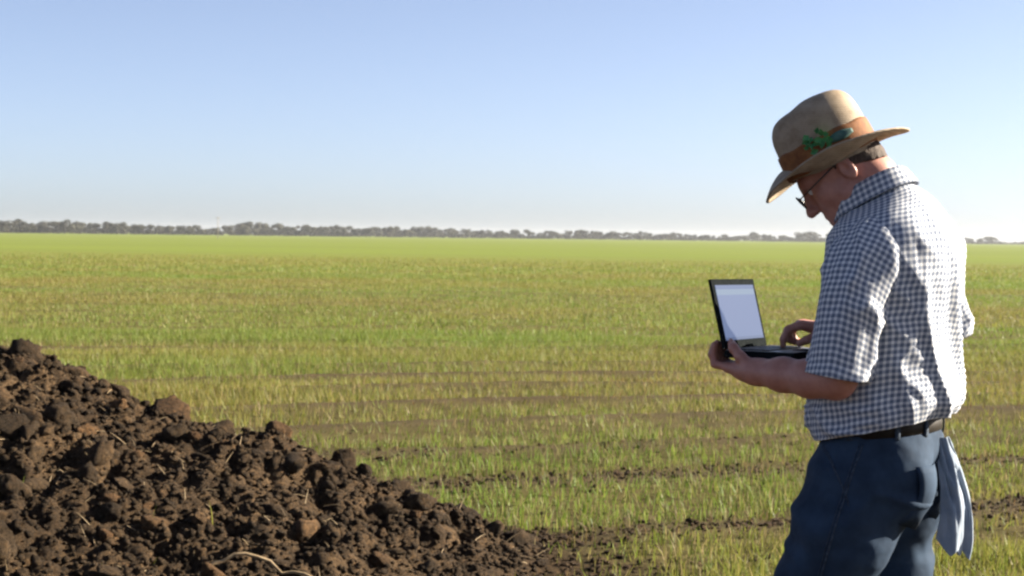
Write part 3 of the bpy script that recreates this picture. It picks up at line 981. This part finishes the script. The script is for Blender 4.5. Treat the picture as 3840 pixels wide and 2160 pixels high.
keys = [  # front x, back x, half width, front z, back z
    (.120, -.176, .180, .988, 1.058),
    (.136, -.190, .188, 1.022, 1.088),
    (.140, -.190, .192, 1.066, 1.120),
    (.132, -.184, .194, 1.130, 1.165),
    (.122, -.182, .196, 1.200, 1.225),
    (.116, -.186, .200, 1.280, 1.300),
    (.104, -.192, .205, 1.360, 1.380),
    (.100, -.186, .203, 1.415, 1.445),
    (.100, -.168, .188, 1.447, 1.492),
    (.096, -.146, .158, 1.468, 1.528),
    (.092, -.118, .116, 1.482, 1.556),
    (.088, -.090, .084, 1.492, 1.574),
    (.084, -.066, .070, 1.500, 1.586)]
KK = catmull(keys, 110)
R = []
for row in KK:
    p, th = super_ring(*row); R.append(p)
R = np.stack(R)
ctr = np.stack([(KK[:, 0] + KK[:, 1]) / 2, 0 * KK[:, 0], (KK[:, 3] + KK[:, 4]) / 2], -1)
out = R - ctr[:, None, :]; out[..., 2] = 0; out /= np.linalg.norm(out, axis=2)[..., None] + 1e-9
TH = np.broadcast_to(th[None], R.shape[:2]); Z = R[..., 2]
back = np.exp(-((TH - np.pi) / 1.0) ** 2); side = np.exp(-((TH - np.pi / 2) / 0.8) ** 2)
lowz = 1 - smoothstep(1.05, 1.42, Z); hz_ = 1 - smoothstep(1.03, 1.2, Z)
arc = TH * 0.19
def ridge(n, p=2.0): return (1 - np.minimum(1, np.abs(n) * 1.6)) ** p
fold = 0.020 * back * (1 - smoothstep(1.25, 1.46, Z)) * ridge(np.sin(arc * 24 + 1.6 * vnoise(arc * 5, Z * 2.2, seed=2) + 2.5 * (Z - 1.2)), 1.4) \
     + 0.012 * back * smoothstep(1.15, 1.40, Z) * (1 - smoothstep(1.46, 1.54, Z)) * ridge(vnoise(arc * 11 + Z * 5, Z * 2.5, seed=12)) \
     + 0.012 * hz_ * ridge(vnoise(arc * 13, Z * 22, seed=6)) \
     + 0.013 * side * ridge(vnoise(arc * 9 + Z * 12, Z * 5 - arc * 6, seed=3)) \
     + 0.005 * fbm(arc * 16, Z * 12, seed=8, octv=3) - 0.006
fold *= 1 - smoothstep(1.50, 1.57, Z)
R = R + out * fold[..., None]
shirt_parts = [loft(R, centre=40)]

def sleeve(path, rad_, seed, m=60, n=72, flip=False):
    C = catmull(path, m); rr = catmull(rad_, m)
    T = np.gradient(C, axis=0); T /= np.linalg.norm(T, axis=1)[:, None]
    th = np.linspace(0, 2 * np.pi, n, endpoint=False)
    rings = []
    for c, t, r in zip(C, T, rr):
        f = np.array([1.0, 0, 0]); f = f - t * (f @ t); f /= np.linalg.norm(f); s = np.cross(t, f)
        rings.append(c + np.cos(th)[:, None] * f * r[0] + np.sin(th)[:, None] * s * r[1])
    R = np.stack(rings)
    o = R - C[:, None]; o /= np.linalg.norm(o, axis=2)[..., None]
    tt = np.linspace(0, 1, m)[:, None]; a = th[None] * 0.07
    d = 0.012 * (ridge(vnoise(a * 15 + tt * 4.0, tt * 2.6 - a * 12, seed=seed)) - .3) * smoothstep(0.1, 0.45, tt) \
        + 0.004 * np.sin(th[None] * 3 + tt * 5 + seed) * smoothstep(0.3, 1, tt) + 0.003 * fbm(a * 40, tt * 14, seed=seed + 5, octv=2)
    d = d + 0.003 * smoothstep(.93, .95, tt)
    R = R + o * d[..., None]
    return loft(R, centre=n // 4 if not flip else 3 * n // 4)
shirt_parts.append(sleeve([(-.050, .09, 1.462), (-.042, .15, 1.442), (-.026, .196, 1.37), (-.010, .217, 1.275), (.006, .226, 1.150)],
                          [(.058, .043), (.077, .056), (.077, .062), (.074, .063), (.070, .063)], 15, flip=True))
shirt_parts.append(sleeve([(-.055, -.09, 1.462), (-.052, -.15, 1.442), (-.060, -.198, 1.37), (-.076, -.238, 1.285), (-.086, -.256, 1.22)],
                          [(.060, .045), (.082, .060), (.080, .064), (.075, .062), (.070, .062)], 25))
# collar: a stand that folds over
top = R[-1]; cc_ = top.mean(0)
axis_n = np.array([.42, 0, .9]); axis_n /= np.linalg.norm(axis_n)
rr_ = top - cc_; rr_ -= axis_n * (rr_ @ axis_n)[:, None]; rr_ /= np.linalg.norm(rr_, axis=1)[:, None]
prof = [(.002, -.010), (.000, .010), (-.001, .026), (.003, .033), (.009, .030), (.016, .012), (.023, -.014)]
Rc = np.stack([top + rr_ * a + axis_n * h for a, h in catmull(prof, 20)])
shirt_parts.append(loft(Rc, centre=40))
shirt = None
for nm, p in zip(("shirt", "sleeve", "sleeve", "collar"), shirt_parts):
    me = mesh_np(nm, p[0], p[1])
    uvl = me.uv_layers.new(name="cloth")
    uvl.data.foreach_set("uv", p[2].astype(np.float32).ravel())
    o = link(nm, me, M_SHIRT, shirt if shirt is not None else person)
    if shirt is None: shirt = o
    md = o.modifiers.new("thickness", 'SOLIDIFY'); md.thickness = 0.0018; md.offset = -1

# ---- jeans
J = SDF((-.34, -.32, .02), (.36, .32, 1.10), 0.0055)
J.ell((-.025, 0, .985), (.129, .168, .16), k=.03)
J.ell((-.075, .075, .915), (.088, .09, .105), k=.04)
J.ell((-.075, -.075, .915), (.088, .09, .105), k=.04)
J.chain([((.002, .088, .90), .112), ((.028, .098, .80), .112), ((.068, .102, .674), .099), ((.125, .105, .50), .083), ((.138, .105, .36), .076), ((.12, .11, .09), .074)], .04)
J.chain([((-.03, -.088, .90), .108), ((-.022, -.095, .80), .100), ((-.018, -.098, .674), .090), ((-.035, -.1, .50), .080), ((-.08, -.105, .36), .074), ((-.16, -.11, .09), .072)], .022)
J.cut((0.12, 0, 1), 1.036)
J.cut((0, 0, -1), -.075)
V, Q = J.mesh("jeans"); nrm = vert_normals(V, Q)
d = 0.007 * vnoise(V[:, 0] * 9 + V[:, 2] * 12, V[:, 1] * 9, V[:, 2] * 16, seed=33) * smoothstep(1.02, .93, V[:, 2]) \
    + 0.006 * np.sin(V[:, 2] * 34 + V[:, 0] * 26 + 3 * vnoise(V[:, 0] * 6, V[:, 1] * 6, V[:, 2] * 6, seed=3)) * smoothstep(.95, .6, V[:, 2]) * 0.7 \
    + 0.010 * (ridge(vnoise(V[:, 0] * 7 + V[:, 2] * 8, V[:, 1] * 7, V[:, 2] * 11 - V[:, 0] * 6, seed=51)) - .3) * smoothstep(1.0, .93, V[:, 2]) \
    + 0.003 * fbm(V[:, 0] * 30, V[:, 1] * 30, V[:, 2] * 40, seed=37, octv=3)
V = smooth_verts(V + nrm * d[:, None], Q, 2, 0.5)
jeans = link("jeans", mesh_np("jeans", V, Q), M_DENIM, person)
del J

def band_loft(keys2, n=96):
    R = np.stack([super_ring(*kk, n=n, ex=2.1)[0] for kk in keys2])
    return mesh_np("band", R.reshape(-1, 3), grid_faces(len(keys2), n, True))
belt = link("belt", band_loft([(.106, -.151, .163, .992, 1.022), (.109, -.154, .166, .994, 1.024), (.109, -.154, .166, 1.022, 1.054), (.105, -.150, .162, 1.024, 1.056)]), M_LEATHER, person)

# seams and belt loops
from mathutils.bvhtree import BVHTree
jb = BVHTree.FromPolygons([tuple(v) for v in V], [tuple(int(i) for i in q) for q in Q])
M_SEAM = simple_mat("denim_seam", (0.010, 0.017, 0.030), (0.05, 0.07, 0.10), 120, 0.9)
def on_jeans(xz, y0=.6, dy=-1):
    P = []
    for x_, z_ in xz:
        hit = jb.ray_cast(Vector((x_, y0, z_)), Vector((0, dy, 0)))
        if hit[0] is not None: P.append(np.array(hit[0]) + np.array([0, -dy * .0008, 0]))
    return np.array(P)
zz_ = np.linspace(1.0, .1, 60)
parts = []
for off in (0.0, .007):
    xl = np.interp(-zz_, [-1.0, -.9, -.8, -.674, -.5, -.36, -.1], [-.035, -.01, .012, .052, .108, .118, .11]) + off
    P = on_jeans(list(zip(xl, zz_)))
    parts.append(tube(P, np.full(len(P), .0024 if off == 0 else .0012), 6))
q_ = np.linspace(0, 1, 16)
for off in (0.0, .008):
    P = on_jeans([(.085 - .10 * t_ ** .7 - off * .3, .99 - .115 * t_ ** 1.5 - off) for t_ in q_])
    parts.append(tube(P, np.full(len(P), .0018 if off == 0 else .0010), 6))
link("seam", mesh_np("seam", *join_tubes(parts)), M_SEAM, jeans)
for th_ in (2.75, 2.2, 1.45, .7, -2.75, -2.2, -1.45, -.7):
    rg = [super_ring(*kk, n=160, ex=2.1)[0][int(round((th_ % (2 * math.pi)) / (2 * math.pi) * 160)) % 160]
          for kk in ((.110, -.155, .167, .985, 1.015), (.113, -.158, .170, .994, 1.024), (.113, -.158, .170, 1.022, 1.054), (.110, -.155, .167, 1.03, 1.062))]
    tg_ = np.array([-math.sin(th_), math.cos(th_), 0]) * .006
    P = np.concatenate([[r_q - tg_, r_q + tg_] for r_q in rg])
    bl = link("belt_loop", mesh_np("belt_loop", P, grid_faces(4, 2)), M_SEAM, jeans)
    bl.modifiers.new("thickness", 'SOLIDIFY').thickness = .003

# back pockets
for s in (1, -1):
    P = []
    for i in range(9):
        for j in range(8):
            y = s * (.075 + (.062 - .006 * (i / 8.)) * (j / 7. - .5) * 2 * .9); z = .955 - .13 * i / 8.
            zz = (z - .915) / .105; yy = (abs(y) - .075) / .09
            q = max(0.05, 1 - zz * zz - yy * yy)
            P.append((-.075 - .088 * math.sqrt(q) - .0085, y, z - (.02 * (1 - abs(j / 7. - .5) * 2) if i == 8 else 0)))
    po = link("back_pocket", mesh_np("back_pocket", np.array(P), grid_faces(9, 8)), M_DENIM, person)
    po.modifiers.new("thickness", 'SOLIDIFY').thickness = 0.003

# boots
for fx, fy in ((.12, .11), (-.16, -.11)):
    K = SDF((fx - .14, fy - .09, -.005), (fx + .26, fy + .09, .22), 0.006)
    K.chain([((fx, fy, .19), .056), ((fx - .005, fy, .08), .052)], .02)
    K.chain([((fx - .03, fy, .05), .046), ((fx + .07, fy, .045), .045), ((fx + .155, fy, .038), .040)], .03)
    K.cut((0, 0, -1), 0.0); K.cut((0, 0, 1), .2)
    V, Q = K.mesh("boot")
    bo = link("boot", mesh_np("boot", V, Q), M_BOOT, person)

# ---- hat
HC = yawed(.082, 1.620); HA = rad(27.7)
h1 = yawed(math.cos(HA), -math.sin(HA)); h2 = yawed(math.sin(HA), math.cos(HA))
def hat_pt(a, y, e): return HC + np.outer(np.asarray(a) * .955 + .006, h1) + np.outer(y, ey) + np.outer(np.asarray(e) * .965, h2)
thh = np.linspace(0, 2 * np.pi, 96, endpoint=False); ch, sh = np.cos(thh), np.sin(thh)
crown_prof = catmull([(1.0, .002), (.995, .035), (.985, .07), (.975, .10), (.955, .120), (.90, .140), (.78, .158), (.6, .169), (.4, .173), (.2, .168), (.06, .163)], 44)
rings = []
for sc_, e in crown_prof:
    pinch = 1 - 0.20 * smoothstep(.06, .15, e) * np.clip(ch, 0, 1) ** 1.5
    a = .004 + .114 * sc_ * ch; y = .088 * sc_ * sh * pinch
    dent = -.032 * smoothstep(.8, .3, sc_) * np.exp(-(y / .02) ** 2) * (0.4 + 0.6 * (ch > -2))
    ee = e + dent - .004 * smoothstep(.1, .15, e) * ch + 0.016 * np.clip(ch, 0, 1) ** 2 * (1 - smoothstep(.01, .08, e))
    ee = ee + 0.0025 * vnoise(a * 25, y * 25, seed=17)
    rings.append(hat_pt(a, y, ee))
hat = link("hat", mesh_np("hat", np.stack(rings).reshape(-1, 3), [grid_faces(len(rings), 96, True), np.array([[i, (i + 1) % 96, (i + 2) % 96] for i in range(0)]).reshape(-1, 3)]), M_HAT, person)
hat["label"] = "straw-coloured brimmed hat with a rust band"
bm = bmesh.new(); bm.from_mesh(hat.data); bmesh.ops.holes_fill(bm, edges=[e for e in bm.edges if e.is_boundary and (e.verts[0].co - Vector(HC + h2 * .14)).length < .03], sides=0)
bm.to_mesh(hat.data); bm.free()
rings = []
for t_ in np.linspace(0, 1, 22):
    front = np.clip(ch, 0, 1); bk = np.clip(-ch, 0, 1)
    a = .004 * (1 - t_) + (.112 + (.188 - .112) * t_) * ch; y = (.087 + (.152 - .087) * t_) * sh
    e0 = .004 + .044 * front ** 2 + .020 * bk ** 2; e1 = .034 * np.abs(sh) ** 2.2 + 0 * bk
    e = e0 + (e1 - e0) * (t_ ** (1.0 + 0.7 * front + 0.5 * np.abs(sh))) + .003 * vnoise(a * 14, y * 14, seed=23) * t_
    rings.append(hat_pt(a, y, e))
brim = link("brim", mesh_np("brim", np.stack(rings).reshape(-1, 3), grid_faces(22, 96, True)), M_HAT, hat)
brim.modifiers.new("thickness", 'SOLIDIFY').thickness = 0.004
rings = []
for sc_, e in catmull([(1.0, .012), (1.028, .018), (1.03, .04), (1.018, .074), (.98, .077)], 12):
    a = .004 + .114 * sc_ * ch; y = .088 * sc_ * sh
    rings.append(hat_pt(a, y, e + .004 * np.clip(ch, 0, 1) ** 2 + .0015 * np.sin(thh * 9 + e * 200)))
link("hat_band", mesh_np("hat_band", np.stack(rings).reshape(-1, 3), grid_faces(len(rings), 96, True)), M_BAND, hat)
# green ornament on the near side, and a dark feather behind it
def leafy(bm):
    rl = random.Random(3)
    for i in range(26):
        a0 = .004 + rl.gauss(0, .017); e0 = .070 + rl.gauss(0, .011)
        yb_ = .088 * math.sqrt(max(0.05, 1 - ((a0 - .004) / .118) ** 2)) + .006
        c = Vector(hat_pt(np.array([a0]), np.array([yb_]), np.array([e0]))[0])
        ang = rl.uniform(0, 6.28); L = rl.uniform(.012, .022); wd = L * .38
        d = (Vector(h1) * math.cos(ang) + Vector(h2) * math.sin(ang)) + Vector(ey) * rl.uniform(.1, .7); d.normalize()
        s_ = d.cross(Vector(ey) + Vector((0, 0, .1))); s_.normalize(); up = s_.cross(d) * .004
        vs = [bm.verts.new(c), bm.verts.new(c + d * L * .5 + s_ * wd + up), bm.verts.new(c + d * L), bm.verts.new(c + d * L * .5 - s_ * wd + up)]
        bm.faces.new(vs)
orn = link("leaf_ornament", bm_mesh("leaf_ornament", leafy), M_LEAF, hat)
orn["label"] = "cluster of small green leaves on the hat band"
rings = []
aa = np.linspace(-.072, -.012, 14)
for k_, wv_ in enumerate((-1, -.4, .4, 1)):
    w_ = .011 * np.sin(np.linspace(.35, 2.7, 14)) * wv_
    yy = .092 * np.sqrt(np.clip(1 - ((aa - .004) / .121) ** 2, .02, 1)) + (.004 if abs(wv_) < .9 else 0.002)
    rings.append(hat_pt(aa, yy, .056 + w_ + 0 * aa))
fe = link("feather", mesh_np("feather", np.stack(rings).reshape(-1, 3), grid_faces(4, 14)), M_TEAL, hat)
fe.modifiers.new("thickness", 'SOLIDIFY').thickness = 0.002

# ---- glasses
parts = []
for s in (1, -1):
    a = np.linspace(0, 2 * np.pi, 20)
    P = np.array([hd(.121, .034 * s + .023 * math.cos(q), .014 + .017 * math.sin(q)) for q in a])
    parts.append(tube(P, np.full(20, .0018), 6, False))
    parts.append(tube([hd(.119, .057 * s, .02), hd(.06, .073 * s, .02), hd(-.004, .079 * s, .02), hd(-.016, .078 * s, .005)], [.0018] * 4, 6))
parts.append(tube([hd(.121, .011, .017), hd(.125, 0, .02), hd(.121, -.011, .017)], [.0017] * 3, 6))
link("eyeglasses", mesh_np("eyeglasses", *join_tubes(parts)), M_WIRE, person)

# ---- cloth hanging from the back pocket
M_RAG = simple_mat("grey_blue_cloth", (0.19, 0.235, 0.30), (0.28, 0.325, 0.385), 22, 0.9, 0.4, 0.004)
path = catmull([(-.166, -.035, 1.000), (-.176, -.035, .965), (-.188, -.038, .915), (-.200, -.040, .86), (-.204, -.040, .80), (-.201, -.040, .77), (-.196, -.040, .742)], 48)
wid = catmull([(.018,), (.024,), (.031,), (.037,), (.041,), (.043,), (.042,)], 48)[:, 0]
rows = []
wd_ = np.array([-.74, -.67]); pn_ = np.array([-.67, .74])
for (px_, py_, pz_), w_ in zip(path, wid):
    q = np.linspace(-1, 1, 32)
    t_ = (1.0 - pz_) / 0.3
    f_ = .012 * np.sin(q * 3.4 + 1.4 + 1.6 * t_) * min(1, .3 + t_) + .011 * ridge(vnoise(q * 2.2 + pz_ * 7, np.full(32, pz_ * 6), seed=6)) + .004 * vnoise(q * 5, np.full(32, pz_ * 24), seed=7)
    xy = np.array([px_, py_])[None] + q[:, None] * w_ * wd_ + f_[:, None] * pn_
    rows.append(np.stack([xy[:, 0], xy[:, 1], pz_ + (.012 * np.sin(q * 4) - .022 * q + .016 * vnoise(q * 3.1, q * 0 + 2, seed=4)) * t_], -1))
rag = link("cloth", mesh_np("cloth", np.stack(rows).reshape(-1, 3), grid_faces(48, 32)), M_RAG)
rag.modifiers.new("thickness", 'SOLIDIFY').thickness = 0.004
rag.location = Vector(P_ROOT) + Matrix.Rotation(P_RZ, 3, 'Z') @ Vector((.012, .004, .006)); rag.rotation_euler = (0, 0, P_RZ)
tag(rag, "pale grey-blue cloth hanging out of the man's back trouser pocket", "cloth")

# ================================================================== THE LAPTOP
M_LID = simple_mat("dark_plastic", (0.008, 0.0095, 0.010), (0.014, 0.016, 0.017), 60, 0.6, spec=0.0)
M_DECK = simple_mat("grey_plastic", (0.176, 0.176, 0.168), (0.216, 0.216, 0.208), 60, 0.4, spec=0.4)
M_KEY = simple_mat("black_keys", (0.02, 0.02, 0.022), (0.035, 0.035, 0.04), 60, 0.5)
M_SCR, nt, b = new_mat("lit_screen")
tc = N(nt, "ShaderNodeTexCoord"); sx = N(nt, "ShaderNodeSeparateXYZ"); nt.links.new(tc.outputs["Generated"], sx.inputs[0])
r = ramp(nt, sx.outputs[2], [(0.0, (0.22, 0.29, 0.52)), (0.05, (0.30, 0.39, 0.68)), (0.80, (0.31, 0.41, 0.70)), (0.82, (0.42, 0.55, 0.74)), (0.9, (0.42, 0.55, 0.74)), (0.92, (0.26, 0.34, 0.60))])
r.color_ramp.interpolation = 'CONSTANT'
em = N(nt, "ShaderNodeEmission"); em.inputs["Strength"].default_value = 0.115; nt.links.new(r.outputs[0], em.inputs["Color"])
df = N(nt, "ShaderNodeBsdfDiffuse"); df.inputs["Color"].default_value = (0.012, 0.016, 0.026, 1)
gl = N(nt, "ShaderNodeBsdfGlossy"); gl.inputs["Color"].default_value = (0.02, 0.02, 0.02, 1); gl.inputs["Roughness"].default_value = 0.3
a1 = N(nt, "ShaderNodeAddShader"); a2 = N(nt, "ShaderNodeAddShader")
nt.links.new(em.outputs[0], a1.inputs[0]); nt.links.new(df.outputs[0], a1.inputs[1])
nt.links.new(a1.outputs[0], a2.inputs[0]); nt.links.new(gl.outputs[0], a2.inputs[1])
nt.links.new(a2.outputs[0], nt.nodes["Material Output"].inputs[0]); nt.nodes.remove(b)
LW, LD, LT = .262, .172, .017
lap_local = Vector((.314 - LD / 2, 0, 1.172))
Rm = Matrix.Rotation(P_RZ, 4, 'Z')
laptop = empty("laptop", Vector(P_ROOT) + Rm.to_3x3() @ lap_local, P_RZ)
laptop.rotation_euler = (rad(0.8), 0, P_RZ)
tag(laptop, "small open laptop with a pale blue lit screen held by the man", "laptop")
base = link("base", bm_mesh("base", lambda bm: add_box(bm, (0, 0, LT / 2), (LD, LW, LT), bevel=.004)), M_LID, laptop)
link("deck", bm_mesh("deck", lambda bm: add_box(bm, (0, 0, LT + .0008), (LD - .008, LW - .008, .002), bevel=.0008)), M_DECK, base)
def keys_(bm):
    for i in range(5):
        for j in range(13):
            add_box(bm, (.058 - i * .0175, (j - 6) * .0182, LT + .003), (.0150, .0158, .003))
link("keyboard", bm_mesh("keyboard", keys_), M_KEY, base)
link("touchpad", bm_mesh("touchpad", lambda bm: add_box(bm, (-.062, 0, LT + .0022), (.034, .062, .0012))), M_LID, base)
TA = rad(14); LH = .166
rot = Matrix.Rotation(TA, 3, 'Y')
lo = Vector((LD / 2 - .004, 0, LT + .003))
lid = link("lid", bm_mesh("lid", lambda bm: add_box(bm, lo + rot @ Vector((.004, 0, LH / 2)), (.008, LW, LH), rot, .0015)), M_LID, laptop)
scr = link("screen", bm_mesh("screen", lambda bm: add_box(bm, (0, 0, 0), (.0012, LW - .030, LH - .034))), M_SCR, lid)
scr.location = lo + rot @ Vector((-.0008, 0, LH / 2 + .002)); scr.rotation_euler = (0, TA, 0)
link("hinge", bm_mesh("hinge", lambda bm: [bmesh.ops.create_cone(bm, cap_ends=True, segments=12, radius1=.005, radius2=.005, depth=.05,
     matrix=Matrix.Translation((LD / 2 - .002, yy_, LT + .001)) @ Matrix.Rotation(rad(90), 4, 'X')) for yy_ in (-.08, .08)]), M_LID, base)
